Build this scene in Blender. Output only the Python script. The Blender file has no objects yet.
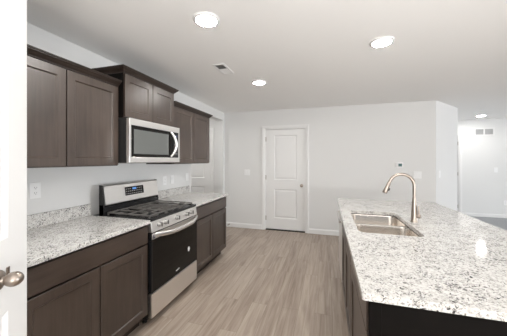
import bpy, bmesh, math, random
from mathutils import Vector, Matrix
S = bpy.context.scene
COL = S.collection
PI = math.pi

# ------------------------------------------------------------------ camera
CZ = 1.425
YAW = 0.29
cam_data = bpy.data.cameras.new('camera')
cam_data.sensor_width = 36.0
cam_data.lens = 246.0 / 507.0 * 36.0
cam_data.shift_y = -8.0 / 507.0
cam_data.clip_start = 0.05
cam = bpy.data.objects.new('camera', cam_data)
COL.objects.link(cam)
cam.location = (0, 0, CZ)
cam.rotation_euler = (PI / 2, 0, YAW)
S.camera = cam

# ------------------------------------------------------------------ world and light
w = bpy.data.worlds.new('daylight')
S.world = w
w.use_nodes = True
w.node_tree.nodes['Background'].inputs[0].default_value = (0.75, 0.88, 1.0, 1)
w.node_tree.nodes['Background'].inputs[1].default_value = 0.3
S.view_settings.view_transform = 'Standard'
S.view_settings.look = 'None'
S.view_settings.gamma = 1.0
S.view_settings.use_curve_mapping = False
S.view_settings.exposure = 0.2
LAMP = 165.0          # radiance of the round ceiling lamps


def area(name, loc, rot, sx, sy, power, col):
    l = bpy.data.lights.new(name, 'AREA')
    l.shape = 'RECTANGLE'
    l.size = sx
    l.size_y = sy
    l.energy = power
    l.color = col
    o = bpy.data.objects.new(name, l)
    COL.objects.link(o)
    o.location = loc
    o.rotation_euler = rot
    return o


# daylight arriving through the windows of the right wall
RX = 11.0
NEAR = -1.6
UP = math.radians(40)      # much of the daylight is thrown up by the bright ground outside
area('window_daylight', (RX - 0.06, 1.8, 1.3), (0, PI / 2, 0), 1.7, 2.6, 345, (0.90, 0.95, 1.0))
# added unseen uplight behind the viewer, aimed up to brighten the ceiling
area('added_ceiling_uplight', (1.1, NEAR + .06, 1.0), (PI / 2 + math.radians(74), 0, 0), 1.6, 1.2, 170, (1.0, 0.99, 0.975))

# ------------------------------------------------------------------ materials


def new_mat(name):
    m = bpy.data.materials.new(name)
    m.use_nodes = True
    return m, m.node_tree.nodes, m.node_tree.links, m.node_tree.nodes['Principled BSDF']


def plain(name, col, rough=0.5, metal=0.0, bump=0.0, bscale=200.0, var=0.0):
    m, N, L, B = new_mat(name)
    B.inputs['Base Color'].default_value = (*col, 1)
    B.inputs['Roughness'].default_value = rough
    B.inputs['Metallic'].default_value = metal
    tc = N.new('ShaderNodeTexCoord')
    nz = N.new('ShaderNodeTexNoise')
    nz.inputs['Scale'].default_value = bscale
    nz.inputs['Detail'].default_value = 2
    L.new(tc.outputs['Object'], nz.inputs['Vector'])
    if var > 0:
        r = N.new('ShaderNodeValToRGB')
        r.color_ramp.elements[0].color = (*[c * (1 - var) for c in col], 1)
        r.color_ramp.elements[1].color = (*[min(1, c * (1 + var)) for c in col], 1)
        L.new(nz.outputs['Fac'], r.inputs[0])
        L.new(r.outputs[0], B.inputs['Base Color'])
    if bump > 0:
        b = N.new('ShaderNodeBump')
        b.inputs['Strength'].default_value = bump
        b.inputs['Distance'].default_value = 0.002
        L.new(nz.outputs['Fac'], b.inputs['Height'])
        L.new(b.outputs[0], B.inputs['Normal'])
    return m


def emit(name, col, st):
    m, N, L, B = new_mat(name)
    B.inputs['Base Color'].default_value = (*col, 1)
    B.inputs['Emission Color'].default_value = (*col, 1)
    B.inputs['Emission Strength'].default_value = st
    return m


M = {}
M['wall'] = plain('wall_paint', (0.74, 0.738, 0.73), 0.7, bump=0.04, bscale=350)
M['ceiling'] = plain('ceiling_paint', (0.90, 0.895, 0.885), 0.75, bump=0.08, bscale=180)
M['white'] = plain('white_gloss_paint', (0.81, 0.806, 0.798), 0.32, bump=0.01, bscale=60)
M['plate'] = plain('white_plastic', (0.86, 0.86, 0.86), 0.35)
M['slot'] = plain('dark_slot', (0.05, 0.05, 0.05), 0.6)
M['nickel'] = plain('satin_nickel', (0.36, 0.31, 0.27), 0.34, 1.0, var=0.03, bscale=90)
M['chrome'] = plain('polished_steel', (0.80, 0.78, 0.76), 0.15, 1.0)
M['black'] = plain('black_enamel', (0.012, 0.012, 0.013), 0.22)
M['matte_black'] = plain('matte_black', (0.012, 0.012, 0.012), 0.6)
M['iron'] = plain('cast_iron', (0.12, 0.112, 0.105), 0.5, bump=0.15, bscale=500)
M['glass_black'] = plain('black_oven_glass', (0.006, 0.005, 0.004), 0.06)
M['glass_black'].node_tree.nodes['Principled BSDF'].inputs['Specular IOR Level'].default_value = 0.22
M['vent_dark'] = plain('vent_grey', (0.45, 0.45, 0.45), 0.7)  # even mid grey for the return grille's opening and louvres
M['screen'] = plain('thermostat_screen', (0.06, 0.13, 0.13), 0.25)
M['lens'] = emit('lamp_lens', (1.0, 0.982, 0.95), LAMP)
M['blue_led'] = emit('blue_display', (0.10, 0.25, 0.55), 0.45)
M['grey_print'] = plain('grey_print', (0.45, 0.45, 0.45), 0.5)
M['white_print'] = plain('white_print', (0.85, 0.85, 0.85), 0.5)
M['navy'] = plain('navy_sticker', (0.03, 0.04, 0.10), 0.4)
M['carpet'] = plain('grey_carpet', (0.36, 0.37, 0.385), 0.95, bump=0.6, bscale=400, var=0.18)
M['mw_glass'] = plain('microwave_glass', (0.12, 0.125, 0.12), 0.12, bump=0.02, bscale=900)


def steel(name, col, rough, axis):
    m, N, L, B = new_mat(name)
    B.inputs['Metallic'].default_value = 1.0
    tc = N.new('ShaderNodeTexCoord')
    mp = N.new('ShaderNodeMapping')
    sc = [400.0, 400.0, 400.0]
    sc[axis] = 4.0
    mp.inputs['Scale'].default_value = sc
    nz = N.new('ShaderNodeTexNoise')
    nz.inputs['Scale'].default_value = 1.0
    nz.inputs['Detail'].default_value = 3
    L.new(tc.outputs['Object'], mp.inputs[0])
    L.new(mp.outputs[0], nz.inputs['Vector'])
    r = N.new('ShaderNodeValToRGB')
    r.color_ramp.elements[0].color = (*[c * 0.93 for c in col], 1)
    r.color_ramp.elements[1].color = (*[min(1, c * 1.06) for c in col], 1)
    L.new(nz.outputs['Fac'], r.inputs[0])
    L.new(r.outputs[0], B.inputs['Base Color'])
    mr = N.new('ShaderNodeMapRange')
    mr.inputs['To Min'].default_value = rough * 0.85
    mr.inputs['To Max'].default_value = rough * 1.2
    L.new(nz.outputs['Fac'], mr.inputs['Value'])
    L.new(mr.outputs[0], B.inputs['Roughness'])
    return m


M['knob_steel'] = plain('knob_steel', (0.50, 0.49, 0.475), 0.42, 1.0)
M['dark_steel'] = plain('dark_steel', (0.16, 0.155, 0.15), 0.4, 1.0)
M['steel'] = steel('brushed_stainless', (0.88, 0.865, 0.845), 0.32, 1)
M['sink_steel'] = steel('satin_sink_steel', (0.74, 0.68, 0.62), 0.2, 0)


def wood(name, dark, light, axis, rough=0.33):
    m, N, L, B = new_mat(name)
    tc = N.new('ShaderNodeTexCoord')
    mp = N.new('ShaderNodeMapping')
    sc = [38.0, 38.0, 38.0]
    sc[axis] = 2.4
    mp.inputs['Scale'].default_value = sc
    L.new(tc.outputs['Object'], mp.inputs[0])
    n1 = N.new('ShaderNodeTexNoise')
    n1.inputs['Scale'].default_value = 1.0
    n1.inputs['Detail'].default_value = 6
    n1.inputs['Roughness'].default_value = 0.65
    L.new(mp.outputs[0], n1.inputs['Vector'])
    n2 = N.new('ShaderNodeTexNoise')
    n2.inputs['Scale'].default_value = 4.0
    n2.inputs['Detail'].default_value = 2
    L.new(tc.outputs['Object'], n2.inputs['Vector'])
    ad = N.new('ShaderNodeMath')
    ad.operation = 'ADD'
    L.new(n1.outputs['Fac'], ad.inputs[0])
    L.new(n2.outputs['Fac'], ad.inputs[1])
    r = N.new('ShaderNodeValToRGB')
    r.color_ramp.elements[0].position = 0.75 / 2
    r.color_ramp.elements[1].position = 1.30 / 2
    r.color_ramp.elements[0].color = (*dark, 1)
    r.color_ramp.elements[1].color = (*light, 1)
    hv = N.new('ShaderNodeMath')
    hv.operation = 'MULTIPLY'
    hv.inputs[1].default_value = 0.5
    L.new(ad.outputs[0], hv.inputs[0])
    L.new(hv.outputs[0], r.inputs[0])
    L.new(r.outputs[0], B.inputs['Base Color'])
    B.inputs['Roughness'].default_value = rough
    B.inputs['Specular IOR Level'].default_value = 0.75
    return m


M['wood_v'] = wood('espresso_wood_upright_grain', (0.040, 0.027, 0.021), (0.078, 0.055, 0.043), 2)
M['wood_h'] = wood('espresso_wood_level_grain', (0.040, 0.027, 0.021), (0.078, 0.055, 0.043), 1)
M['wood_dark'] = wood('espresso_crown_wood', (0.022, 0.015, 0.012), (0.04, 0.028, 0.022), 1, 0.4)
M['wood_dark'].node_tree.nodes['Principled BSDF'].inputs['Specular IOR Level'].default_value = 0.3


def granite():
    m, N, L, B = new_mat('speckled_granite')
    tc = N.new('ShaderNodeTexCoord')
    ns = N.new('ShaderNodeTexNoise')
    ns.inputs['Scale'].default_value = 45
    ns.inputs['Detail'].default_value = 3
    L.new(tc.outputs['Object'], ns.inputs['Vector'])
    wv = N.new('ShaderNodeMixRGB')
    wv.blend_type = 'LINEAR_LIGHT'
    wv.inputs[0].default_value = 0.018
    L.new(tc.outputs['Object'], wv.inputs[1])
    L.new(ns.outputs['Color'], wv.inputs[2])
    v1 = N.new('ShaderNodeTexVoronoi')
    v1.inputs['Scale'].default_value = 165
    L.new(wv.outputs[0], v1.inputs['Vector'])
    sp = N.new('ShaderNodeSeparateColor')
    L.new(v1.outputs['Color'], sp.inputs[0])
    r = N.new('ShaderNodeValToRGB')
    r.color_ramp.interpolation = 'CONSTANT'
    els = [(0.0, (0.04, 0.038, 0.04)), (0.035, (0.16, 0.155, 0.15)), (0.10, (0.33, 0.32, 0.305)), (0.23, (0.50, 0.48, 0.455)),
           (0.44, (0.61, 0.595, 0.57)), (0.72, (0.68, 0.67, 0.65))]
    e = r.color_ramp.elements
    e[0].position, e[0].color = els[0][0], (*els[0][1], 1)
    e[1].position, e[1].color = els[1][0], (*els[1][1], 1)
    for p, c in els[2:]:
        q = e.new(p)
        q.color = (*c, 1)
    # blotches: shift the speckle selection with a broader noise
    nb = N.new('ShaderNodeTexNoise')
    nb.inputs['Scale'].default_value = 17
    nb.inputs['Detail'].default_value = 3
    L.new(tc.outputs['Object'], nb.inputs['Vector'])
    mr = N.new('ShaderNodeMapRange')
    mr.inputs['From Min'].default_value = 0.3
    mr.inputs['From Max'].default_value = 0.7
    mr.inputs['To Min'].default_value = -0.13
    mr.inputs['To Max'].default_value = 0.16
    L.new(nb.outputs['Fac'], mr.inputs['Value'])
    ad = N.new('ShaderNodeMath')
    ad.operation = 'ADD'
    ad.use_clamp = True
    L.new(sp.outputs[0], ad.inputs[0])
    L.new(mr.outputs[0], ad.inputs[1])
    L.new(ad.outputs[0], r.inputs[0])
    L.new(r.outputs[0], B.inputs['Base Color'])
    B.inputs['Roughness'].default_value = 0.07
    return m


M['granite'] = granite()
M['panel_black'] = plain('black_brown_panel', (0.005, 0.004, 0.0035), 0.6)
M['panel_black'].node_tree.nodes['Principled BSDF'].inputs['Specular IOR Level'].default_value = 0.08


def planks():
    m, N, L, B = new_mat('greige_oak_planks')
    tc = N.new('ShaderNodeTexCoord')
    mp = N.new('ShaderNodeMapping')
    mp.inputs['Rotation'].default_value = (0, 0, PI / 2)
    mp.inputs['Location'].default_value = (0.3, 0.06, 0)
    L.new(tc.outputs['Object'], mp.inputs[0])
    br = N.new('ShaderNodeTexBrick')
    br.offset = 0.37
    br.inputs['Scale'].default_value = 1.0
    br.inputs['Brick Width'].default_value = 1.22
    br.inputs['Row Height'].default_value = 0.152
    br.inputs['Mortar Size'].default_value = 0.0012
    br.inputs['Mortar Smooth'].default_value = 0.3
    br.inputs['Color1'].default_value = (0, 0, 0, 1)
    br.inputs['Color2'].default_value = (1, 1, 1, 1)
    br.inputs['Mortar'].default_value = (0.0, 0.0, 0.0, 1)
    L.new(mp.outputs[0], br.inputs['Vector'])
    # grain: noise stretched along the plank, shifted per plank
    mg = N.new('ShaderNodeMapping')
    mg.inputs['Scale'].default_value = (30, 1.7, 1)
    L.new(tc.outputs['Object'], mg.inputs[0])
    sh = N.new('ShaderNodeVectorMath')
    sh.operation = 'MULTIPLY_ADD'
    sh.inputs[1].default_value = (9, 5, 3)
    L.new(br.outputs['Color'], sh.inputs[0])
    L.new(mg.outputs[0], sh.inputs[2])
    n1 = N.new('ShaderNodeTexNoise')
    n1.inputs['Scale'].default_value = 1.0
    n1.inputs['Detail'].default_value = 6
    n1.inputs['Roughness'].default_value = 0.6
    n1.inputs['Distortion'].default_value = 0.6
    L.new(sh.outputs[0], n1.inputs['Vector'])
    sep = N.new('ShaderNodeSeparateColor')
    L.new(br.outputs['Color'], sep.inputs[0])
    mx = N.new('ShaderNodeMath')
    mx.operation = 'MULTIPLY_ADD'
    mx.inputs[1].default_value = 0.15
    L.new(sep.outputs[0], mx.inputs[0])
    L.new(n1.outputs['Fac'], mx.inputs[2])
    r = N.new('ShaderNodeValToRGB')
    e = r.color_ramp.elements
    e[0].position, e[0].color = 0.30, (0.226, 0.168, 0.13, 1)
    e[1].position, e[1].color = 0.90, (0.515, 0.44, 0.372, 1)
    q = e.new(0.6)
    q.color = (0.382, 0.313, 0.257, 1)
    L.new(mx.outputs[0], r.inputs[0])
    mm = N.new('ShaderNodeMixRGB')
    mm.blend_type = 'MIX'
    mm.inputs[2].default_value = (0.19, 0.15, 0.12, 1)
    L.new(br.outputs['Fac'], mm.inputs[0])
    L.new(r.outputs[0], mm.inputs[1])
    L.new(mm.outputs[0], B.inputs['Base Color'])
    B.inputs['Roughness'].default_value = 0.42
    b = N.new('ShaderNodeBump')
    b.inputs['Strength'].default_value = 0.12
    b.inputs['Distance'].default_value = 0.002
    L.new(n1.outputs['Fac'], b.inputs['Height'])
    L.new(b.outputs[0], B.inputs['Normal'])
    return m


M['floor'] = planks()

# ------------------------------------------------------------------ mesh helpers
ID = lambda u, v, w_: Vector((u, v, w_))


def fX(X):     # a face looking to +X: u along Y, v up, w out of the face
    return lambda u, v, d: Vector((X + d, u, v))


def fXn(X):    # a face looking to -X
    return lambda u, v, d: Vector((X - d, u, v))


def fYn(Y):    # a face looking to -Y: u along X
    return lambda u, v, d: Vector((u, Y - d, v))


class MB:
    def __init__(self, T=ID):
        self.bm = bmesh.new()
        self.T = T

    def box(self, u0, u1, v0, v1, w0, w1, bevel=0.0, seg=2):
        b = bmesh.new()
        vs = [b.verts.new(self.T(u, v, w_)) for u in (u0, u1) for v in (v0, v1) for w_ in (w0, w1)]
        for q in ((0, 1, 3, 2), (4, 6, 7, 5), (0, 4, 5, 1), (2, 3, 7, 6), (0, 2, 6, 4), (1, 5, 7, 3)):
            b.faces.new([vs[i] for i in q])
        bmesh.ops.recalc_face_normals(b, faces=b.faces)
        if bevel > 0:
            bmesh.ops.bevel(b, geom=list(b.edges), offset=bevel, segments=seg, affect='EDGES', profile=0.5, clamp_overlap=True)
        self._merge(b)
        return self

    def _merge(self, b):
        me = bpy.data.meshes.new('tmp')
        b.to_mesh(me)
        b.free()
        self.bm.from_mesh(me)
        bpy.data.meshes.remove(me)

    def faces(self, pts, fs):
        b = bmesh.new()
        vs = [b.verts.new(self.T(*p)) for p in pts]
        for f in fs:
            b.faces.new([vs[i] for i in f])
        bmesh.ops.recalc_face_normals(b, faces=b.faces)
        self._merge(b)
        return self

    def loft(self, rings, closed=True, cap=True):
        b = bmesh.new()
        R = [[b.verts.new(self.T(*p)) for p in ring] for ring in rings]
        n = len(R[0])
        for a, c in zip(R[:-1], R[1:]):
            for i in range(n if closed else n - 1):
                j = (i + 1) % n
                b.faces.new((a[i], a[j], c[j], c[i]))
        if cap:
            b.faces.new(R[0])
            b.faces.new(R[-1])
        bmesh.ops.recalc_face_normals(b, faces=b.faces)
        self._merge(b)
        return self

    def tube(self, pts, r, n=12, flat=1.0):
        """round bar along pts; r a number or one per point"""
        P = [Vector(p) for p in pts]
        rs = r if isinstance(r, (list, tuple)) else [r] * len(P)
        rings = []
        prev = None
        for i, p in enumerate(P):
            t = (P[min(i + 1, len(P) - 1)] - P[max(i - 1, 0)]).normalized()
            if prev is None:
                a = Vector((0, 0, 1)) if abs(t.z) < 0.9 else Vector((1, 0, 0))
                x = t.cross(a).normalized()
            else:
                x = (prev - t * prev.dot(t)).normalized()
            y = t.cross(x).normalized()
            prev = x
            rings.append([tuple(p + x * math.cos(2 * PI * k / n) * rs[i] + y * math.sin(2 * PI * k / n) * rs[i] * flat) for k in range(n)])
        return self.loft(rings)

    def lathe(self, base, axis, prof, n=24, sx=1.0, sy=1.0, up=None):
        """prof: (radius, distance along axis)"""
        base, axis = Vector(base), Vector(axis).normalized()
        a = up or (Vector((0, 0, 1)) if abs(axis.z) < 0.9 else Vector((0, 1, 0)))
        x = axis.cross(Vector(a)).normalized()
        y = axis.cross(x).normalized()
        rings = [[tuple(base + axis * h + x * math.cos(2 * PI * k / n) * max(r, 1e-4) * sx + y * math.sin(2 * PI * k / n) * max(r, 1e-4) * sy)
                  for k in range(n)] for r, h in prof]
        return self.loft(rings)

    def build(self, name, mat, parent=None, smooth=None, origin=None):
        bm = self.bm
        bm.verts.ensure_lookup_table()
        if parent is not None:
            o0 = world_of(parent)
        elif origin is not None:
            o0 = Vector(origin)
        else:
            xs = [v.co for v in bm.verts]
            o0 = Vector(((min(v.x for v in xs) + max(v.x for v in xs)) / 2, (min(v.y for v in xs) + max(v.y for v in xs)) / 2, min(v.z for v in xs)))
        bmesh.ops.translate(bm, verts=bm.verts, vec=-o0)
        if smooth is not None:
            for f in bm.faces:
                f.smooth = True
            for e in bm.edges:
                if len(e.link_faces) == 2 and e.calc_face_angle(0) > math.radians(smooth):
                    e.smooth = False
        me = bpy.data.meshes.new(name)
        bm.to_mesh(me)
        bm.free()
        me.materials.append(mat)
        o = bpy.data.objects.new(name, me)
        COL.objects.link(o)
        if parent is not None:
            o.parent = parent
        else:
            o.location = o0
        return o


def world_of(o):
    p = Vector((0, 0, 0))
    while o:
        p += Vector(o.location)
        o = o.parent
    return p


def tag(o, label, cat, group=None, kind=None):
    o['label'] = label
    o['category'] = cat
    if group:
        o['group'] = group
    if kind:
        o['kind'] = kind
    return o


def thing(name, loc, label, cat, group=None, kind=None):
    o = bpy.data.objects.new(name, None)
    o.empty_display_size = 0.1
    COL.objects.link(o)
    o.location = loc
    return tag(o, label, cat, group, kind)


def shaker(T, u0, u1, v0, v1, t=0.02, fr=0.058, rec=0.009):
    """a flat-panel framed door, face at w = t"""
    mb = MB(T)
    e = 0.0015
    # body with a stepped face: outer edge, front frame, inner step, recessed panel
    def ring(a, d):
        return [(u0 + a, v0 + a, d), (u1 - a, v0 + a, d), (u1 - a, v1 - a, d), (u0 + a, v1 - a, d)]
    mb.loft([ring(0, 0), ring(0, t - e), ring(e, t), ring(fr, t), ring(fr + 0.0035, t - rec * 0.55), ring(fr + 0.0075, t - rec)])
    return mb


def slab(T, u0, u1, v0, v1, t=0.022):
    mb = MB(T)
    e = 0.003
    def ring(a, d):
        return [(u0 + a, v0 + a, d), (u1 - a, v0 + a, d), (u1 - a, v1 - a, d), (u0 + a, v1 - a, d)]
    mb.loft([ring(0, 0), ring(0, t - e), ring(e, t)])
    return mb


def panel_door(T, u0, u1, v0, v1, panels, t=0.035):
    """moulded two-panel door slab: the panels are recessed with a raised field, on both faces"""
    mb = MB(T)
    for side in (0, 1):
        D = (lambda d: d) if side == 0 else (lambda d: t - d)
        us = sorted({u0, u1, *[p[0] for p in panels], *[p[1] for p in panels]})
        vs = sorted({v0, v1, *[p[2] for p in panels], *[p[3] for p in panels]})
        pts, fs = [], []
        for i in range(len(us) - 1):
            for j in range(len(vs) - 1):
                cu, cv = (us[i] + us[i + 1]) / 2, (vs[j] + vs[j + 1]) / 2
                if any(p[0] < cu < p[1] and p[2] < cv < p[3] for p in panels):
                    continue
                k = len(pts)
                pts += [(us[i], vs[j], D(t)), (us[i + 1], vs[j], D(t)), (us[i + 1], vs[j + 1], D(t)), (us[i], vs[j + 1], D(t))]
                fs.append((k, k + 1, k + 2, k + 3))
        mb.faces(pts, fs)
        for (a, b, c, d) in panels:
            def ring(i, h):
                return [(a + i, c + i, D(h)), (b - i, c + i, D(h)), (b - i, d - i, D(h)), (a + i, d - i, D(h))]
            rr = [ring(0, t), ring(0.006, t - 0.004), ring(0.014, t - 0.010), ring(0.026, t - 0.010), ring(0.045, t - 0.003)]
            pts = [p for r in rr for p in r]
            fs = []
            for k in range(len(rr) - 1):
                for i in range(4):
                    j = (i + 1) % 4
                    fs.append((4 * k + i, 4 * k + j, 4 * k + 4 + j, 4 * k + 4 + i))
            n = 4 * (len(rr) - 1)
            fs.append((n, n + 1, n + 2, n + 3))
            mb.faces(pts, fs)
    mb.faces([(u0, v0, 0), (u1, v0, 0), (u1, v1, 0), (u0, v1, 0), (u0, v0, t), (u1, v0, t), (u1, v1, t), (u0, v1, t)],
             [(0, 1, 5, 4), (1, 2, 6, 5), (2, 3, 7, 6), (3, 0, 4, 7)])
    bmesh.ops.remove_doubles(mb.bm, verts=mb.bm.verts, dist=1e-5)
    bmesh.ops.recalc_face_normals(mb.bm, faces=mb.bm.faces)
    return mb


# ------------------------------------------------------------------ the setting
XW, YB, C = -2.115, 4.90, 2.44
YF = 7.50
NW = -0.12
def struct(name, mb, mat, label, cat):
    return tag(mb.build(name, mat), label, cat, kind='structure')


struct('floor', MB().box(-3.9, RX + .1, -4.4, YF + .12, -0.08, 0.0), M['floor'], 'greige oak plank floor running through the kitchen', 'floor').location.z = -0.08
struct('floor_carpet', MB().box(2.05, RX, 4.35, YF - .001, 0.0, 0.012), M['carpet'], 'grey carpet on the floor beyond the island', 'carpet')
struct('ceiling', MB().box(-3.9, RX + .1, -4.4, YF + .12, C, C + 0.1), M['ceiling'], 'smooth white ceiling over the kitchen', 'ceiling')

# left wall: cabinet run, then a header over the hall opening and a short return
WE = 3.54
m = MB().box(XW - .12, XW, NW, WE, 0, C).box(XW - .12, XW, WE, 4.82, 2.27, C).box(XW - .12, XW, 4.82, YB, 0, C)
struct('wall_left', m, M['wall'], 'white wall behind the stove with a hall opening at its far end', 'wall')

# back wall with two door openings
D1 = (-1.222, -0.394)      # clear opening of the pantry door
D2 = (-3.26, -2.425)       # clear opening of the hall door
DH = 2.062
m = MB()
m.box(-3.9, D2[0], YB, YB + .12, 0, C).box(D2[0], D2[1], YB, YB + .12, DH, C)
m.box(D2[1], D1[0], YB, YB + .12, 0, C).box(D1[0], D1[1], YB, YB + .12, DH, C)
m.box(D1[1], 1.78, YB, YB + .12, 0, C)
struct('wall_back', m, M['wall'], 'white back wall holding the closed pantry door', 'wall')
struct('wall_closet', MB().box(-3.9, 1.0, YB + .75, YB + .80, 0, C), M['wall'], 'wall behind the closed doors', 'wall')
# hall behind the left wall
struct('wall_hall', MB().box(-3.92, -3.8, 2.6, YB, 0, C).box(-3.8, XW - .12, 2.6, 2.7, 0, C), M['wall'], 'hall wall seen through the left opening', 'wall')

# angled wall, then the passage side
a0, a1 = Vector((1.78, YB)), Vector((2.444, 5.74))
nrm = Vector((a1.y - a0.y, -(a1.x - a0.x))).normalized()
bk = -nrm * 0.12
m = MB()
P = [a0, a1, a1 + Vector((-0.12, 0.05)), a0 + Vector((-0.02, 0.12))]
m.loft([[(p.x, p.y, 0) for p in P], [(p.x, p.y, C) for p in P]])
struct('wall_angled', m, M['wall'], 'narrow angled white wall right of the back wall', 'wall')
struct('wall_passage', MB().box(2.324, 2.444, 5.74, YF, 0, C), M['wall'], 'passage wall running back from the angled wall', 'wall')
D3 = (2.47, 3.225)
m = MB().box(2.3, D3[0], YF, YF + .12, 0, C).box(D3[0], D3[1], YF, YF + .12, 2.03, C).box(D3[1], RX + .1, YF, YF + .12, 0, C)
struct('wall_far', m, M['wall'], 'far white wall with return vent beyond the island', 'wall')

# right wall with two window openings
W1, W2, WZ = (0.5, 3.1), (4.2, 6.4), (0.6, 2.3)
m = MB()
m.box(RX, RX + .1, NEAR, W1[0], 0, C).box(RX, RX + .1, W1[1], W2[0], 0, C).box(RX, RX + .1, W2[1], YF, 0, C)
for W in (W1, W2):
    m.box(RX, RX + .1, W[0], W[1], 0, WZ[0]).box(RX, RX + .1, W[0], W[1], WZ[1], C)
struct('wall_right', m, M['wall'], 'right wall with two wide windows', 'wall')
for i, W in enumerate((W1, W2)):
    f = MB()
    f.box(RX + .02, RX + .07, W[0], W[0] + .05, *WZ).box(RX + .02, RX + .07, W[1] - .05, W[1], *WZ)
    f.box(RX + .02, RX + .07, W[0] + .05, W[1] - .05, WZ[0], WZ[0] + .05).box(RX + .02, RX + .07, W[0] + .05, W[1] - .05, WZ[1] - .05, WZ[1])
    c_ = (W[0] + W[1]) / 2
    f.box(RX + .02, RX + .07, c_ - .025, c_ + .025, WZ[0] + .05, WZ[1] - .05)
    struct('window_%d' % (i + 1), f, M['white'], 'white window frame in the right wall, %s' % ('nearer one' if i == 0 else 'farther one'), 'window')
# near wall, beside the doorway the photograph was taken from, and the dim hall behind it
# near side: the room opens back to a wall with an opening added for the ceiling uplight, past the stub wall the open door hangs on
m = MB().box(XW, -0.58, NW - .12, NW, 0, C).box(-0.70, -0.58, NEAR, NW - .12, 0, C)
struct('wall_stub', m, M['wall'], 'stub wall at the near left, where the open white door hangs', 'wall')
m = MB().box(-0.70, 0.2, NEAR - .12, NEAR, 0, C).box(0.2, 2.0, NEAR - .12, NEAR, 2.1, C).box(2.0, RX + .1, NEAR - .12, NEAR, 0, C)
struct('wall_near', m, M['wall'], 'near wall with an opening added for the ceiling uplight, behind the viewer', 'wall')

# baseboards
def base_prof(T, u0, u1):
    mb = MB(T)
    pr = [(0, 0), (0, .014), (.075, .014), (.088, .008), (.095, .006), (.095, 0)]
    mb.loft([[(u0, v, d) for v, d in pr], [(u1, v, d) for v, d in pr]])
    return mb
bb = base_prof(fYn(YB), XW + .0, D1[0] - .062)
bb2 = base_prof(fYn(YB), D1[1] + .062, 1.775)
bb.bm.from_mesh((lambda me: (bb2.bm.to_mesh(me), me)[1])(bpy.data.meshes.new('t')))
struct('baseboard_back', bb, M['white'], 'white baseboard along the back wall', 'baseboard')
struct('baseboard_hall', base_prof(fYn(YB), D2[1] + .062, XW - .12), M['white'], 'white baseboard in the hall opening', 'baseboard')
struct('baseboard_left', base_prof(fX(XW), 4.82, YB - .015), M['white'], 'white baseboard on the short left wall return', 'baseboard')
struct('baseboard_far', base_prof(fYn(YF), D3[1] + .06, RX), M['white'], 'white baseboard along the far wall', 'baseboard')
tdir = (a1 - a0).normalized()
TA = lambda u, v, d: Vector((a0.x + tdir.x * u + nrm.x * d, a0.y + tdir.y * u + nrm.y * d, v))
struct('baseboard_angled', base_prof(TA, 0.0, (a1 - a0).length), M['white'], 'white baseboard on the angled wall', 'baseboard')

# doors in the back wall and far wall
def casing(T, u0, u1, v1, wd=0.058):
    mb = MB(T)
    pr = [(0, 0), (0, .010), (.012, .013), (wd - .015, .017), (wd, .015), (wd, 0)]
    def corner(a, d):
        return [(u0 - a, 0, d), (u0 - a, v1 + a, d), (u1 + a, v1 + a, d), (u1 + a, 0, d)]
    cols = [corner(a, d) for a, d in pr]
    mb.loft([[cols[k][i] for k in range(len(pr))] for i in range(4)])
    return mb


def wall_door(name, Y, D, h, label, knob_side, hinge_side, rail=(0.245, 0.835, 1.025, 1.925), kz=0.92):
    d = thing(name, ((D[0] + D[1]) / 2, Y, 0), label, 'door', kind='structure')
    T = fYn(Y)
    casing(T, D[0], D[1], h).build('door_casing', M['white'], d)
    # jamb lining the opening
    j = MB(T)
    j.box(D[0], D[0] + .016, 0, h - .016, -.12, 0.0).box(D[1] - .016, D[1], 0, h - .016, -.12, 0.0).box(D[0], D[1], h - .016, h, -.12, 0.0)
    j.build('door_jamb', M['white'], d)
    u0, u1 = D[0] + .019, D[1] - .019
    st = 0.175 if (u1 - u0) > 0.78 else 0.14
    pans = [(u0 + st, u1 - st + .02, rail[0], rail[1]), (u0 + st, u1 - st + .02, rail[2], rail[3])]
    TS = fYn(Y + 0.035 + 0.022)
    panel_door(TS, u0, u1, 0.024, h - .020, pans).build('door_leaf', M['white'], d)
    if knob_side:
        ku = (u1 - .065) if knob_side > 0 else (u0 + .065)
        k = MB().lathe((ku, Y + .022, kz), (0, -1, 0), [(0.032, 0), (0.032, .004), (0.028, .009), (0.012, .012), (0.010, .03), (0.02, .036), (0.027, .046), (0.028, .054), (0.022, .063), (0.01, .067)])
        k.build('door_knob', M['nickel'], d, smooth=40)
    for hz in (0.24, 1.07, 1.85):
        hu = u0 - .006 if hinge_side < 0 else u1 + .006
        MB().lathe((hu, Y + .016, hz - .045), (0, 0, 1), [(0.007, 0), (0.007, .09)], n=10).box(hu - .014, hu + .014, Y + .0185, Y + .0215, hz - .045, hz + .045).build('hinge', M['nickel'], d)
    return d


wall_door('door_1', YB, D1, DH, 'closed white two panel door with round nickel knob in the back wall', 1, -1)
wall_door('door_2', YB, D2, DH, 'white two panel hall door seen behind the right upper cabinet', -1, 1)
wall_door('door_3', YF, D3, 2.03, 'white door at the far wall, its casing just showing past the angled wall', -1, 1)
tag(MB().box(D1[0] + .017, D1[1] - .017, YB + .0, YB + .115, 0, .013).build('trim_1', M['matte_black']), 'dark threshold strip under the closed back wall door', 'threshold', kind='structure')

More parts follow.
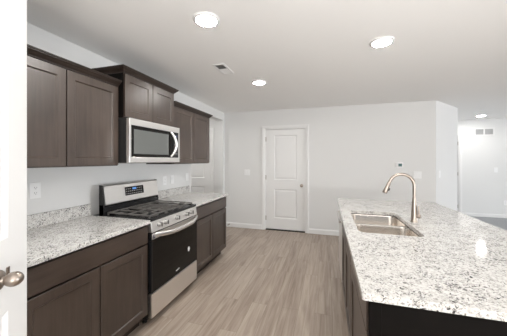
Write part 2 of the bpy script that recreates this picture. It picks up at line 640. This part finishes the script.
# the white door that stands open at the left edge of the view
dt = Vector((math.sin(math.radians(36)), -math.cos(math.radians(36))))      # from the free edge towards the hinge
E0 = Vector((-1.075, 0.639))
dn = Vector((-dt.y, dt.x))                                                   # the face that looks into the kitchen
DW = 0.86
T4 = lambda u, v, d: Vector((E0.x + dt.x * u + dn.x * (d - .035), E0.y + dt.y * u + dn.y * (d - .035), v))
d4 = thing('door_4', (E0.x + dt.x * DW, E0.y + dt.y * DW, 0), 'white panel door standing open at the left edge of the view', 'door', kind='structure')
panel_door(T4, 0, DW, 0.012, 2.09, [(.115, DW - .115, .23, .93), (.115, DW - .115, 1.17, 1.985)]).build('door_leaf', M['white'], d4)
axis = Vector((dn.x, dn.y, 0))
kb = T4(.172, 1.052, .035)
k = MB()
k.lathe(kb, axis, [(0.032, 0), (0.032, .004), (0.027, .010), (0.012, .014), (0.0105, .022)])
kc = kb + axis * .046
k.build('knob_rose', M['nickel'], d4, smooth=40)
k = MB()
k.lathe(kb + axis * .018, axis, [(0.009, 0), (0.015, .003), (0.021, .010), (0.0245, .020), (0.0245, .029), (0.02, .038), (0.012, .045), (0.003, .048)], sx=0.95, sy=0.9)
k.build('door_knob', M['nickel'], d4, smooth=60)
MB(T4).box(.112, .126, 1.044, 1.074, .033, .0385).build('privacy_latch', M['nickel'], d4)
for hz in (.25, 1.05, 1.86):
    q = T4(DW + .004, hz - .045, .03)
    MB().lathe(q, (0, 0, 1), [(0.007, 0), (0.007, .09)], n=10).build('hinge', M['nickel'], d4)

# ------------------------------------------------------------------ ceiling lamps and vents
def downlight(x, y, label):
    d = thing('ceiling_light', (x, y, C), label, 'ceiling light', 'round ceiling lights')
    MB().lathe((x, y, C), (0, 0, -1), [(.098, 0), (.097, .004), (.088, .012), (.077, .015), (.074, .012), (.074, 0)], n=40).build('trim_ring', M['white'], d, smooth=40)
    MB().lathe((x, y, C), (0, 0, -1), [(.073, .001), (.073, .0125), (.05, .0145), (.001, .015)], n=40).build('lens', M['lens'], d, smooth=40)
    return d


downlight(-.834, 1.605, 'round lit ceiling light nearest the left upper cabinets')
downlight(-.847, 3.09, 'round lit ceiling light beyond the ceiling vent, before the back door')
downlight(.45, 2.335, 'round lit ceiling light above the kitchen island')
downlight(3.37, 6.86, 'round lit ceiling light by the far wall vent')
downlight(-1.42, .40, 'added unseen round ceiling light above the near end of the left counter')  # lamp added out of view to brighten the left counter
downlight(-2.9, 4.2, 'added unseen round ceiling light in the hall behind the left opening')  # unseen lamp added to brighten the hall and its door

v = thing('ceiling_vent', (-1.105, 2.53, C), 'white louvred register in the ceiling between two round lights', 'vent')
x0, x1, y0, y1 = -1.175, -1.035, 2.38, 2.68
f = MB().box(x0, x0 + .022, y0, y1, C - .008, C, .002).box(x1 - .022, x1, y0, y1, C - .008, C, .002)
f.box(x0 + .022, x1 - .022, y0, y0 + .022, C - .008, C, .002).box(x0 + .022, x1 - .022, y1 - .022, y1, C - .008, C, .002).box(x0 + .022, x1 - .022, 2.522, 2.538, C - .007, C)
f.build('frame', M['white'], v)
MB().box(x0 + .02, x1 - .02, y0 + .02, y1 - .02, C - .0015, C - .0005).build('duct_opening', M['slot'], v)
for half, (ya, yb, tilt) in enumerate(((y0 + .022, 2.522, .006), (2.538, y1 - .022, -.006))):
    n = 9
    s = MB()
    for i in range(n):
        yy = ya + (i + .5) * (yb - ya) / n
        q = .008 if half == 0 else -.008
        s.loft([[(x, yy - q - .0006, C - .0075), (x, yy - q + .0006, C - .0075), (x, yy + q + .0006, C - .002), (x, yy + q - .0006, C - .002)] for x in (x0 + .022, x1 - .022)])
    s.build('louvre_bank', M['white'], v)

v = thing('return_vent', (3.745, YF, 2.13), 'white two section return grille high on the far wall', 'vent')
T = fYn(YF)
x0, x1, z0, z1 = 3.535, 3.95, 2.03, 2.225
f = MB(T).box(x0, x1, z0, z0 + .03, 0, .012, .002).box(x0, x1, z1 - .03, z1, 0, .012, .002).box(x0, x0 + .03, z0 + .03, z1 - .03, 0, .012, .002).box(x1 - .03, x1, z0 + .03, z1 - .03, 0, .012, .002)
f.box(3.728, 3.757, z0 + .03, z1 - .03, 0, .012, .002)
f.build('frame', M['white'], v)
MB(T).box(x0 + .02, x1 - .02, z0 + .02, z1 - .02, 0.0005, .002).build('duct_opening', M['vent_dark'], v)
s = MB(T)
for i in range(8):
    zz = z0 + .036 + i * .0155
    s.faces([(x0 + .03, zz, .003), (x1 - .03, zz, .003), (x1 - .03, zz - .006, .0095), (x0 + .03, zz - .006, .0095), (x0 + .03, zz + .0015, .003), (x1 - .03, zz + .0015, .003), (x1 - .03, zz - .0045, .0095), (x0 + .03, zz - .0045, .0095)],
            [(0, 1, 2, 3), (4, 5, 6, 7), (0, 1, 5, 4), (2, 3, 7, 6), (1, 2, 6, 5), (0, 3, 7, 4)])
s.build('louvre_bank', M['vent_dark'], v)

# ------------------------------------------------------------------ wall plates
def plate(T, u, z, kind, label, gang=1, group=None):
    cat = 'outlet' if kind == 'outlet' else 'switch'
    p0 = T(u, z, 0)
    o = thing('wall_outlet' if kind == 'outlet' else 'light_switch', p0, label, cat, group)
    wd = .037 + .023 * (gang - 1)
    MB(T).box(u - wd, u + wd, z - .06, z + .06, 0, .006, .003).build('cover_plate', M['plate'], o)
    for g in range(gang):
        uu = u + (g - (gang - 1) / 2) * .046
        if kind == 'outlet':
            for s in (-1, 1):
                r = MB(T).box(uu - .016, uu + .016, z + s * .02 - .014, z + s * .02 + .014, .005, .0075, .002).build('receptacle', M['plate'], o)
                MB(T).box(uu - .008, uu - .0055, z + s * .02 - .003, z + s * .02 + .007, .0074, .0078).box(uu + .0055, uu + .008, z + s * .02 - .002, z + s * .02 + .006, .0074, .0078).box(uu - .0025, uu + .0025, z + s * .02 - .010, z + s * .02 - .006, .0074, .0078).build('slots', M['slot'], r)
        else:
            MB(T).faces([(uu - .016, z - .032, .005), (uu + .016, z - .032, .005), (uu + .016, z + .032, .005), (uu - .016, z + .032, .005),
                         (uu - .015, z - .031, .007), (uu + .015, z - .031, .007), (uu + .015, z + .031, .0105), (uu - .015, z + .031, .0105)],
                        [(0, 1, 2, 3), (4, 5, 6, 7), (0, 1, 5, 4), (1, 2, 6, 5), (2, 3, 7, 6), (3, 0, 4, 7)]).build('rocker', M['plate'], o)
    return o


TL = fX(XW)
plate(TL, 1.31, 1.195, 'outlet', 'white double outlet above the left counter, near the open door')
plate(TL, 2.86, 1.145, 'outlet', 'white double outlet just right of the stove')
plate(TL, 3.03, 1.145, 'switch', 'white light switch right of the outlet beside the stove')
plate(TL, 3.42, 1.16, 'switch', 'white light switch at the far end of the backsplash wall')
TBk = fYn(YB)
plate(TBk, -1.60, 1.165, 'switch', 'white double light switch left of the back wall door', 2)
plate(TBk, 1.505, 1.165, 'switch', 'white double light switch behind the faucet, below the thermostat', 2)
TA = lambda u, v, d: Vector((a0.x + tdir.x * u + nrm.x * d, a0.y + tdir.y * u + nrm.y * d, v))
plate(TA, .15, 1.18, 'switch', 'white light switch on the narrow angled wall')
plate(fYn(YF), 3.98, 1.18, 'switch', 'white light switch on the far wall below the return grille')
plate(fYn(YF), 4.17, .38, 'outlet', 'white outlet low on the far wall near the right edge')

t = thing('thermostat', (1.225, YB, 1.285), 'small white wall thermostat with dark square screen above the faucet', 'thermostat')
MB(TBk).box(1.165, 1.285, 1.285, 1.385, 0, .006, .002).build('back_plate', M['plate'], t)
MB(TBk).box(1.172, 1.278, 1.29, 1.38, .005, .024, .006).build('housing', M['plate'], t)
MB(TBk).box(1.205, 1.262, 1.312, 1.362, .022, .0255, .002).build('screen', M['screen'], t)

ds = thing('door_stop', (-2.00, YB - .014, .055), 'small spring door stop on the back wall baseboard by the right cabinet', 'door stop')
MB().lathe((-2.00, YB - .014, .055), (0, -1, 0), [(.014, 0), (.014, .004), (.006, .006), (.006, .06)], n=14).build('spring', M['nickel'], ds, smooth=40)
MB().lathe((-2.00, YB - .074, .055), (0, -1, 0), [(.009, 0), (.010, .012), (.006, .018)], n=14).build('rubber_tip', M['slot'], ds, smooth=40)

# ------------------------------------------------------------------ cabinets
G = .0025


def crown(mb, xf, xb, y0, y1, z, left, right, prof):
    def pt(o_, zz):
        return [(xb, y0 - (o_ if left else 0), zz), (xf + o_, y0 - (o_ if left else 0), zz), (xf + o_, y1 + (o_ if right else 0), zz), (xb, y1 + (o_ if right else 0), zz)]
    rings = [pt(o_, z + h) for o_, h in prof]
    mb.loft(rings)
    return mb


CROWN = [(0.0, 0), (.006, 0), (.008, .010), (.018, .017), (.028, .030), (.036, .035), (.036, .041), (.043, .044), (.043, .052)]


def upper(y0, y1, z0, zd, z1, xf, label, left, right, side=False):
    c = thing('upper_cabinet', ((XW + xf) / 2, (y0 + y1) / 2, z0), label, 'cabinet', 'upper kitchen cabinets')
    b = MB()
    b.box(XW + .002, xf - .032, y0, y1, z0 + .012, z1)
    b.box(xf - .032, xf - .02, y0, y1, zd + .002, z1)
    b.box(xf - .032, xf - .02, y0, y0 + .008, z0 + .012, zd + .002).box(xf - .032, xf - .02, y1 - .008, y1, z0 + .012, zd + .002)
    b.box(XW + .002, xf - .02, y0, y0 + .018, z0, z0 + .012).box(XW + .002, xf - .02, y1 - .018, y1, z0, z0 + .012)
    b.box(xf - .038, xf - .02, y0 + .018, y1 - .018, z0, z0 + .012)
    b.build('carcass', M['wood_v'], c)
    mid = (y0 + y1) / 2
    T = fX(xf - .02)
    for a, e in ((y0 + .010, mid - .004), (mid + .004, y1 - .010)):
        shaker(T, a, e, z0 + .008, zd).build('door', M['wood_v'], c)
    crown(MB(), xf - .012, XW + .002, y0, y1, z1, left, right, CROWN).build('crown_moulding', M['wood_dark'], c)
    if side:
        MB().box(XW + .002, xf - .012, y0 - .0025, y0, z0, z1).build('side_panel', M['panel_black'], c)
    return c


YS0, YS1 = 1.737, 2.503
YL0 = 0.823
YR1 = 3.445
YA0, YA1 = YS0 + .018, YS1 + .014     # the range and the lower run stand a touch farther along
upper(YL0, YS0, 1.375, 2.062, 2.068, -1.750, 'dark brown two door upper cabinet left of the microwave', True, False)
upper(YS0 + .003, YS1 - .026, 1.800, 2.186, 2.192, -1.698, 'short raised dark brown upper cabinet above the microwave', True, True, True)
upper(YS1, YR1, 1.375, 2.062, 2.068, -1.732, 'dark brown two door upper cabinet right of the microwave', False, True)

CT0, CT1 = .884, .914          # worktop thickness
XBF = -1.455                   # face of base doors


def base_cab(y0, y1, T_face, xa, xb, label, toe, ndoors=2, end=None):
    """xa back, xb carcass front; T_face puts the doors on the front"""
    c = thing('base_cabinet', ((xa + xb) / 2, (y0 + y1) / 2, 0), label, 'cabinet', 'base kitchen cabinets')
    b = MB()
    sg = 1 if xb > xa else -1
    xr = xb - sg * .014          # the face frame sits a little behind the door backs: a dark reveal all round
    b.box(min(xa, xr) + .002 * (sg > 0), max(xa, xr), y0, y1, .105, CT0 - .004)
    for ya, yb in ((y0, y0 + .010), (y1 - .010, y1)):
        b.box(min(xr, xb), max(xr, xb), ya, yb, .105, CT0 - .004)
    b.build('carcass', M['wood_v'], c)
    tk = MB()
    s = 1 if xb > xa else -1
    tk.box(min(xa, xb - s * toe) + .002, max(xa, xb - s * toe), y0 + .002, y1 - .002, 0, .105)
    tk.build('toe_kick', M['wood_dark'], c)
    slab(T_face, y0 + .008, y1 - .008, .722, .866).build('drawer_front', M['wood_h'], c)
    step = (y1 - y0 - .02 + .008) / ndoors
    for i in range(ndoors):
        a = y0 + .010 + i * step
        shaker(T_face, a, a + step - .008, .118, .708).build('door', M['wood_v'], c)
    return c


TF = fX(XBF - .02)
base_cab(YL0, YA0 - .004, TF, XW, XBF - .02, 'dark brown base cabinet with two doors left of the stove', .075)
base_cab(YA1 + .004, YR1, TF, XW, XBF - .02, 'dark brown base cabinet with two doors right of the stove', .075)


def worktop(y0, y1, label):
    c = thing('countertop', ((XW - 1.44) / 2, (y0 + y1) / 2, CT0), label, 'countertop', 'granite countertops along the left wall')
    MB().box(XW, -1.437, y0, y1, CT0, CT1, .003).build('slab', M['granite'], c)
    MB().box(XW, XW + .022, y0, y1, CT1, 1.018, .0015).build('backsplash', M['granite'], c)
    return c


worktop(YL0 - .01, YA0 - .002, 'speckled grey granite countertop with backsplash left of the stove')
worktop(YA1 + .002, YR1 + .018, 'speckled grey granite countertop with backsplash right of the stove')

# ------------------------------------------------------------------ microwave
mw = thing('microwave', (-1.88, (YS0 + YS1) / 2, 1.398), 'stainless over the range microwave with curved handle above the stove', 'microwave')
MF = -1.645
y0, y1 = YS0 + .004, YS1 - .002
b = MB().box(XW, MF - .035, y0, y1, 1.405, 1.797, .003)
b.build('body', M['matte_black'], mw)
MB().box(XW + .03, MF - .05, y0 + .02, y1 - .02, 1.396, 1.405).build('vent_underside', M['iron'], mw)
T = fX(MF - .034)
mf = MB(T)
wy0, wy1, wz0, wz1 = 1.762, y1 - .022, 1.452, 1.735
mf.box(y0, y1, wz1, 1.795, 0, .034, .003).box(y0, y1, 1.400, wz0, 0, .034, .003)
mf.box(y0, wy0, wz0, wz1, 0, .034, .001).box(wy1, y1, wz0, wz1, 0, .034, .001)
mf.build('front_frame', M['steel'], mw)
MB(T).box(wy0, wy1, wz0, wz1, .002, .030).build('door_glass', M['glass_black'], mw)
MB(T).box(1.797, 2.300, 1.480, 1.702, .029, .0315, .001).build('window', M['mw_glass'], mw)
cp = MB(T).box(2.385, wy1 - .004, wz0 + .006, wz1 - .006, .029, .032, .001).build('control_panel', M['black'], mw)
dg = MB(T).box(2.40, 2.455, 1.682, 1.705, .0318, .0324).build('display', M['navy'], cp)
for r_ in range(5):
    for q in range(3):
        MB(T).box(2.400 + q * .022, 2.412 + q * .022, 1.490 + r_ * .034, 1.500 + r_ * .034, .0318, .0323).build('button', M['grey_print'], cp)
hp = []
for i in range(17):
    s = i / 16
    zz = 1.462 + s * (1.728 - 1.462)
    hp.append((MF + .004 + .046 * math.sin(PI * s) ** .75, 2.352 - .022 + .034 * math.sin(PI * s), zz))
MB().tube(hp, [.011 + .006 * math.sin(PI * i / 16) for i in range(17)], 12, 1.0).build('handle', M['steel'], mw, smooth=50)

# ------------------------------------------------------------------ gas range
rg = thing('gas_range', (-1.77, (YA0 + YA1) / 2, 0), 'stainless freestanding gas range with black glass oven door', 'stove')
y0, y1 = YA0 + .003, YA1 - .003
XF = -1.425
MB().box(XW + .03, XF - .05, y0, y1, .05, .895, .003).build('body', M['black'], rg)
for yy in (y0 + .04, y1 - .04):
    for xx in (XW + .09, XF - .11):
        MB().lathe((xx, yy, 0), (0, 0, 1), [(.02, 0), (.02, .012), (.012, .015), (.012, .052)], n=14).build('foot', M['matte_black'], rg)
ck = MB()
ck.box(XW + .03, XF - .012, y0, y1, .895, .912, .004)
ck.box(XW + .175, XF - .012, y0, y0 + .014, .910, .920, .003).box(XW + .175, XF - .012, y1 - .014, y1, .910, .920, .003).box(XF - .032, XF - .008, y0, y1, .898, .922, .006)
ck.build('cooktop', M['black'], rg)
# back guard
BG = XW + .163
b = MB()
pr = [(BG - .05, .905), (BG + .006, .905), (BG + .006, .985), (BG - .004, .992), (BG - .004, 1.01), (BG - .05, 1.01)]
b.loft([[(x, yy, z) for x, z in pr] for yy in (y0, y1)])
b.build('back_guard_base', M['black'], rg)
b = MB()
pr = [(BG - .05, 1.008), (BG + .012, 1.008), (BG + .014, 1.015), (BG - .010, 1.180), (BG - .018, 1.190), (BG - .05, 1.190)]
b.loft([[(x, yy, z) for x, z in pr] for yy in (y0 + .012, y1 - .012)])
bgp = b.build('back_guard', M['steel'], rg)
b = MB()
pr = [(BG - .052, .905), (BG - .002, .905), (BG + .002, 1.015), (BG - .018, 1.184), (BG - .024, 1.192), (BG - .052, 1.192)]
for ya, yb in ((y0, y0 + .012), (y1 - .012, y1)):
    MB().loft([[(x, yy, z) for x, z in pr] for yy in (ya, yb)]).build('end_cap', M['matte_black'], rg)
TB_ = lambda u, v, d: Vector((BG + .014 - .024 * (v - 1.015) / .165 + d, u, v))
pp = MB(TB_).box(2.008, 2.265, 1.065, 1.150, -.003, .003).build('display_panel', M['glass_black'], rg)
MB(TB_).box(2.105, 2.160, 1.118, 1.138, .003, .0037).build('clock_digits', M['blue_led'], pp)
for r_ in range(3):
    for q in range(9):
        if 3 <= q <= 5 and r_ == 2:
            continue
        MB(TB_).box(2.018 + q * .026, 2.031 + q * .026, 1.078 + r_ * .024, 1.084 + r_ * .024, .003, .0036).build('button', M['grey_print'], pp)
# burners
bx0, bx1 = XW + .20, XF - .14
ym = (y0 + y1) / 2
for bx, by, br in ((bx0, y0 + .16, .042), (bx1, y0 + .16, .052), ((bx0 + bx1) / 2, ym, .046), (bx0, y1 - .16, .046), (bx1, y1 - .16, .038)):
    q = MB().lathe((bx, by, .910), (0, 0, 1), [(br + .018, 0), (br + .016, .006), (br + .004, .010), (br + .002, .016)], n=28).build('burner', M['dark_steel'], rg, smooth=40)
    MB().lathe((bx, by, .926), (0, 0, 1), [(br, 0), (br, .006), (br - .006, .010), (.001, .011)], n=28).build('burner_cap', M['matte_black'], q, smooth=40)
# continuous cast iron grates, three sections
gx0, gx1 = XW + .180, XF - .045
GZ0, GZ1 = .934, .946
wdt = (y1 - y0 - .04) / 3
for i in range(3):
    ya = y0 + .02 + i * wdt + .003
    yb = ya + wdt - .006
    g = MB()
    hw = .0065
    for yy in (ya + hw, yb - hw):
        g.box(gx0, gx1, yy - hw, yy + hw, GZ0, GZ1, .003)
    for xx in (gx0 + hw, gx1 - hw, (gx0 + gx1) / 2):
        g.box(xx - hw, xx + hw, ya, yb, GZ0, GZ1, .003)
    yc = (ya + yb) / 2
    if i != 1:
        for bx in (bx0, bx1):
            for sx in (-1, 1):
                e = gx0 if (bx == bx0 and sx < 0) else gx1 if (bx == bx1 and sx > 0) else (gx0 + gx1) / 2
                g.box(min(bx + sx * .02, e), max(bx + sx * .02, e), yc - hw, yc + hw, GZ0, GZ1 + .002, .003)
            for sy in (-1, 1):
                e = ya if sy < 0 else yb
                g.box(bx - hw, bx + hw, min(yc + sy * .02, e), max(yc + sy * .02, e), GZ0, GZ1 + .002, .003)
    else:
        for yy in (yc - .05, yc, yc + .05):
            g.box(gx0, gx1, yy - hw, yy + hw, GZ0, GZ1 + .001, .003)
        for bx in ((gx0 * 3 + gx1) / 4, (gx0 + 3 * gx1) / 4):
            g.box(bx - hw, bx + hw, ya, yb, GZ0, GZ1 + .001, .003)
    for xx in (gx0 + hw, gx1 - hw):
        for yy in (ya + hw, yb - hw):
            g.box(xx - hw, xx + hw, yy - hw, yy + hw, .911, GZ0 + .002, .002)
    g.build('grate', M['iron'], rg)
# control panel with knobs
def slope(v):      # panel leans back towards the top
    return -.012 * (v - .80) / .09
TC = lambda u, v, d: Vector((XF + slope(v) + d, u, v))
MB(TC).box(y0, y1, .802, .897, -.05, 0.0, .003).build('control_panel', M['steel'], rg)
for yy in (1.860, 1.950, 2.130, 2.300, 2.390):
    p = TC(yy, .852, 0)
    kn = MB()
    kn.lathe(p, (1, 0, .13), [(.023, 0), (.023, .004), (.019, .007), (.0185, .024), (.016, .028), (.001, .028)], n=24)
    kk = kn.build('knob', M['knob_steel'], rg, smooth=40)
    MB().box(p.x + .024, p.x + .036, yy - .0045, yy + .0045, .836, .873, .002).build('grip', M['dark_steel'], kk)
    MB(TC).box(yy - .028, yy - .024, .842, .862, 0, .0006).build('burner_mark', M['slot'], kk)
# oven door
MB(fX(XF - .04)).box(y0, y1, .285, .795, 0, .036, .004).build('oven_door', M['black'], rg)
dr_ = MB(fX(XF - .004)).box(y0 + .012, y1 - .012, .292, .742, 0, .005, .002).build('oven_glass', M['glass_black'], rg)
MB(fX(XF - .004)).box(y0, y1, .744, .795, 0, .006, .002).build('door_top_rail', M['steel'], rg)
for ya, yb in ((y0, y0 + .012), (y1 - .012, y1)):
    MB(fX(XF - .004)).box(ya, yb, .285, .744, 0, .0045, .001).build('door_side_trim', M['black'], rg)
# maker's mark: small white oval ring with a stroke, too small to read
lg = MB()
cy, cz_ = 2.135, .335
ring = []
for k_ in range(28):
    a = 2 * PI * k_ / 28
    ring.append((a, cy + .026 * math.cos(a), cz_ + .009 * math.sin(a) + .005 * math.cos(a)))
for k_ in range(28):
    (a, u, v_), (a2, u2, v2) = ring[k_], ring[(k_ + 1) % 28]
    lg.faces([(XF + .0016, u, v_), (XF + .0016, u2, v2), (XF + .0016, cy + (u2 - cy) * .72, cz_ + (v2 - cz_) * .72), (XF + .0016, cy + (u - cy) * .72, cz_ + (v_ - cz_) * .72)], [(0, 1, 2, 3)])
lg.box(XF + .001, XF + .0016, cy - .034, cy + .03, cz_ - .003, cz_ + .003)
lg.build('maker_mark', M['white_print'], dr_)
MB().lathe((XF + .001, 2.335, .470), (1, 0, 0), [(.020, 0), (.020, .0012)], n=28, sx=.95, sy=1.3).build('round_sticker', M['white_print'], dr_)
MB(fX(XF + .002)).box(y0 + .012, y0 + .040, .752, .785, 0, .0012).build('corner_sticker', M['navy'], rg)
# bowed handle
hp = []
for i in range(21):
    s = i / 20
    bow = math.sin(PI * s)
    hp.append((XF + .012 + .052 * min(1, bow * 1.5), y0 + .022 + s * (y1 - y0 - .044), .781 - .020 * bow))
h = MB()
rings = []
for x, y, z in hp:
    rings.append([(x + .010 * math.cos(2 * PI * k / 14), y, z + .020 * math.sin(2 * PI * k / 14)) for k in range(14)])
h.loft(rings)
h.build('oven_handle', M['steel'], rg, smooth=60)
MB(fX(XF - .04)).box(y0, y1, .072, .279, 0, .038, .004).build('bottom_drawer', M['steel'], rg)

# ------------------------------------------------------------------ island
IX0, IX1 = .156, .86           # left door face, back panel
IY0, IY1 = 1.066, 3.440
TI = fXn(IX0 + .02)
ic = base_cab(IY0 + .022, 1.800, TI, IX1 - .02, IX0 + .02, 'dark brown island cabinet at the near end of the island', .075, 1)
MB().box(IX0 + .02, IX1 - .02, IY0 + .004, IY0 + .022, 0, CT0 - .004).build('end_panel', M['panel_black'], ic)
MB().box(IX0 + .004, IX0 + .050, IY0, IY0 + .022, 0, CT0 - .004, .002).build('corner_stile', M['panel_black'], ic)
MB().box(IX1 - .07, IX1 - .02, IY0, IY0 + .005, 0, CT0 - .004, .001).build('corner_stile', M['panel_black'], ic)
sb = thing('base_cabinet', ((IX0 + IX1) / 2, 2.29, 0), 'dark brown sink cabinet in the middle of the island', 'cabinet', 'base kitchen cabinets')
b = MB()
ya, yb = 1.802, 2.778
b.box(IX0 + .02, IX0 + .04, ya, yb, .105, CT0 - .004).box(IX1 - .04, IX1 - .02, ya, yb, .105, CT0 - .004)
b.box(IX0 + .04, IX1 - .04, ya, ya + .018, .105, CT0 - .004).box(IX0 + .04, IX1 - .04, yb - .018, yb, .105, CT0 - .004).box(IX0 + .04, IX1 - .04, ya + .018, yb - .018, .105, .123)
b.build('carcass', M['wood_v'], sb)
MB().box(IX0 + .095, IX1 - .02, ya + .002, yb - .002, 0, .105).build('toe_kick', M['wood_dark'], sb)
slab(TI, ya + .01, yb - .01, .722, .862).build('drawer_front', M['wood_h'], sb)
for a, e in ((ya + .01, 2.286), (2.294, yb - .01)):
    shaker(TI, a, e, .118, .708).build('door', M['wood_v'], sb)
dw = thing('dishwasher', ((IX0 + IX1) / 2, 3.095, 0), 'stainless front dishwasher at the far end of the island', 'dishwasher')
ya, yb = 2.782, 3.410
MB().box(IX0 + .03, IX1 - .03, ya, yb, .1, CT0 - .006).build('tub', M['matte_black'], dw)
MB().box(IX0 + .09, IX1 - .03, ya, yb, 0, .1).build('toe_panel', M['matte_black'], dw)
MB(fXn(IX0 + .03)).box(ya + .004, yb - .004, .115, .790, 0, .035, .004).build('door', M['steel'], dw)
MB(fXn(IX0 + .03)).box(ya + .004, yb - .004, .794, .872, 0, .035, .004).build('control_strip', M['black'], dw)
MB(fXn(IX0 + .03)).box(ya + .03, yb - .03, .745, .765, .050, .066, .004).box(ya + .03, ya + .05, .748, .762, .030, .055).box(yb - .05, yb - .03, .748, .762, .030, .055).build('handle', M['chrome'], dw)
pn = thing('island_cladding', (IX1, (IY0 + IY1) / 2, 0), 'dark brown finished panel closing the seating side of the island', 'panel')
MB().box(IX1 - .018, IX1, IY0, IY1, 0, CT0 - .004).build('back_panel', M['wood_v'], pn)
MB().box(IX0 + .02, IX1 - .018, 3.414, IY1, 0, CT0 - .004).build('far_end_panel', M['wood_v'], pn)
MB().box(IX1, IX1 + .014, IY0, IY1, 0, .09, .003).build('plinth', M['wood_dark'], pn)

# island worktop with a sink cut-out with rounded corners
SX0, SX1, SY0, SY1 = .218, .632, 1.885, 2.680
def rrect(x0, x1, y0, y1, r, n=6):
    out = []
    for cx_, cy_, a_ in ((x1 - r, y1 - r, 0), (x0 + r, y1 - r, PI / 2), (x0 + r, y0 + r, PI), (x1 - r, y0 + r, 1.5 * PI)):
        for k_ in range(n + 1):
            t_ = a_ + PI / 2 * k_ / n
            out.append((cx_ + r * math.cos(t_), cy_ + r * math.sin(t_)))
    return out


def slab_hole(x0, x1, y0, y1, z0, z1, hole):
    bm = bmesh.new()
    outer = rrect(x0, x1, y0, y1, .012, 4)
    def loop(pts, z):
        vs = [bm.verts.new((p[0], p[1], z)) for p in pts]
        return vs, [bm.edges.new((vs[i], vs[(i + 1) % len(vs)])) for i in range(len(vs))]
    tops = []
    for z in (z0, z1):
        ov, oe = loop(outer, z)
        hv, he = loop(hole, z)
        bmesh.ops.triangle_fill(bm, edges=oe + he, use_beauty=True)
        tops.append((ov, hv))
    for k_ in (0, 1):
        A, B_ = tops[0][k_], tops[1][k_]
        for i in range(len(A)):
            j = (i + 1) % len(A)
            bm.faces.new((A[i], A[j], B_[j], B_[i]))
    bmesh.ops.recalc_face_normals(bm, faces=bm.faces)
    mb = MB()
    mb.bm.free()
    mb.bm = bm
    return mb


it = slab_hole(.130, 1.245, 1.030, 3.480, CT0, CT1, rrect(SX0, SX1, SY0, SY1, .05))
tag(it.build('island_countertop', M['granite']), 'large speckled granite island countertop holding the sink', 'countertop')

# double bowl sink
sk = thing('kitchen_sink', ((SX0 + SX1) / 2, (SY0 + SY1) / 2, CT0 - .20), 'stainless double bowl undermount sink set in the island', 'sink')
my = (SY0 + SY1) / 2
def bowl(x0, x1, y0, y1, zt, depth):
    rings = []
    for ins, z, r in ((-.018, zt, .06), (0, zt, .055), (.003, zt - .012, .055), (.008, zt - depth + .035, .05), (.020, zt - depth + .010, .045), (.045, zt - depth, .035)):
        rings.append([(p[0], p[1], z) for p in rrect(x0 + ins, x1 - ins, y0 + ins, y1 - ins, r)])
    cx_, cy_ = (x0 + x1) / 2, (y0 + y1) / 2
    mb = MB()
    mb.loft(rings, cap=False)
    mb.faces(rings[-1], [tuple(range(len(rings[-1])))])
    for f_ in mb.bm.faces:
        if f_.normal.z < 0:
            pass
    return mb, cx_, cy_
for ya, yb, dep in ((SY0 + .004, my - .014, .19), (my + .014, SY1 - .004, .19)):
    mb, cx_, cy_ = bowl(SX0 + .004, SX1 - .004, ya, yb, CT0 - .0065, dep)
    bw = mb.build('bowl', M['sink_steel'], sk, smooth=50)
    MB().lathe((cx_, cy_, CT0 - .0065 - dep), (0, 0, 1), [(.042, 0), (.042, .003), (.034, .004), (.030, .001)], n=28).build('drain', M['chrome'], bw, smooth=40)

# faucet
fa = thing('faucet', (.690, 2.33, CT1), 'tall brushed nickel pull down faucet arching over the island sink', 'faucet')
fx, fy = .692, 2.33
MB().lathe((fx, fy, CT1), (0, 0, 1), [(.029, 0), (.029, .005), (.025, .010), (.0235, .05), (.021, .10), (.0165, .16), (.0135, .20)], n=24).build('base', M['nickel'], fa, smooth=40)
R_ = .093
pts = [(fx, fy, CT1 + .18), (fx, fy, CT1 + .24), (fx, fy, CT1 + .298)]
for i in range(1, 15):
    a = PI * i / 16
    pts.append((fx - R_ + R_ * math.cos(a), fy, CT1 + .298 + R_ * math.sin(a)))
aend = PI * 14 / 16
ex, ez = pts[-1][0], pts[-1][2]
dx, dz = -math.sin(aend), math.cos(aend)
pts.append((ex + dx * .02, fy, ez + dz * .02))
MB().tube(pts, .0125, 16).build('spout', M['nickel'], fa, smooth=60)
e2 = Vector((ex + dx * .02, fy, ez + dz * .02))
hd = MB().lathe(e2, (dx, 0, dz), [(.0130, -.004), (.0145, 0), (.0155, .03), (.0185, .075), (.0190, .088), (.016, .092), (.001, .092)], n=20).build('spray_head', M['nickel'], fa, smooth=40)
bp = e2 + Vector((dx, 0, dz)) * .050 + Vector((-dz, 0, dx)) * .018
MB().lathe(bp, (-dz, 0, dx), [(.007, -.004), (.007, .005), (.005, .008)], n=12, sy=1.8).build('spray_button', M['slot'], hd, smooth=40)
MB().lathe((fx, fy, CT1 + .050), (.82, -.57, 0), [(.0165, .005), (.0165, .042), (.014, .047), (.001, .048)], n=18).build('handle_hub', M['nickel'], fa, smooth=40)
MB().tube([(fx + .026, fy - .018, CT1 + .056), (fx + .027, fy - .019, CT1 + .085), (fx + .026, fy - .018, CT1 + .11), (fx + .0245, fy - .017, CT1 + .135)], [.0075, .0060, .0052, .0045], 12).build('lever', M['nickel'], fa, smooth=60)
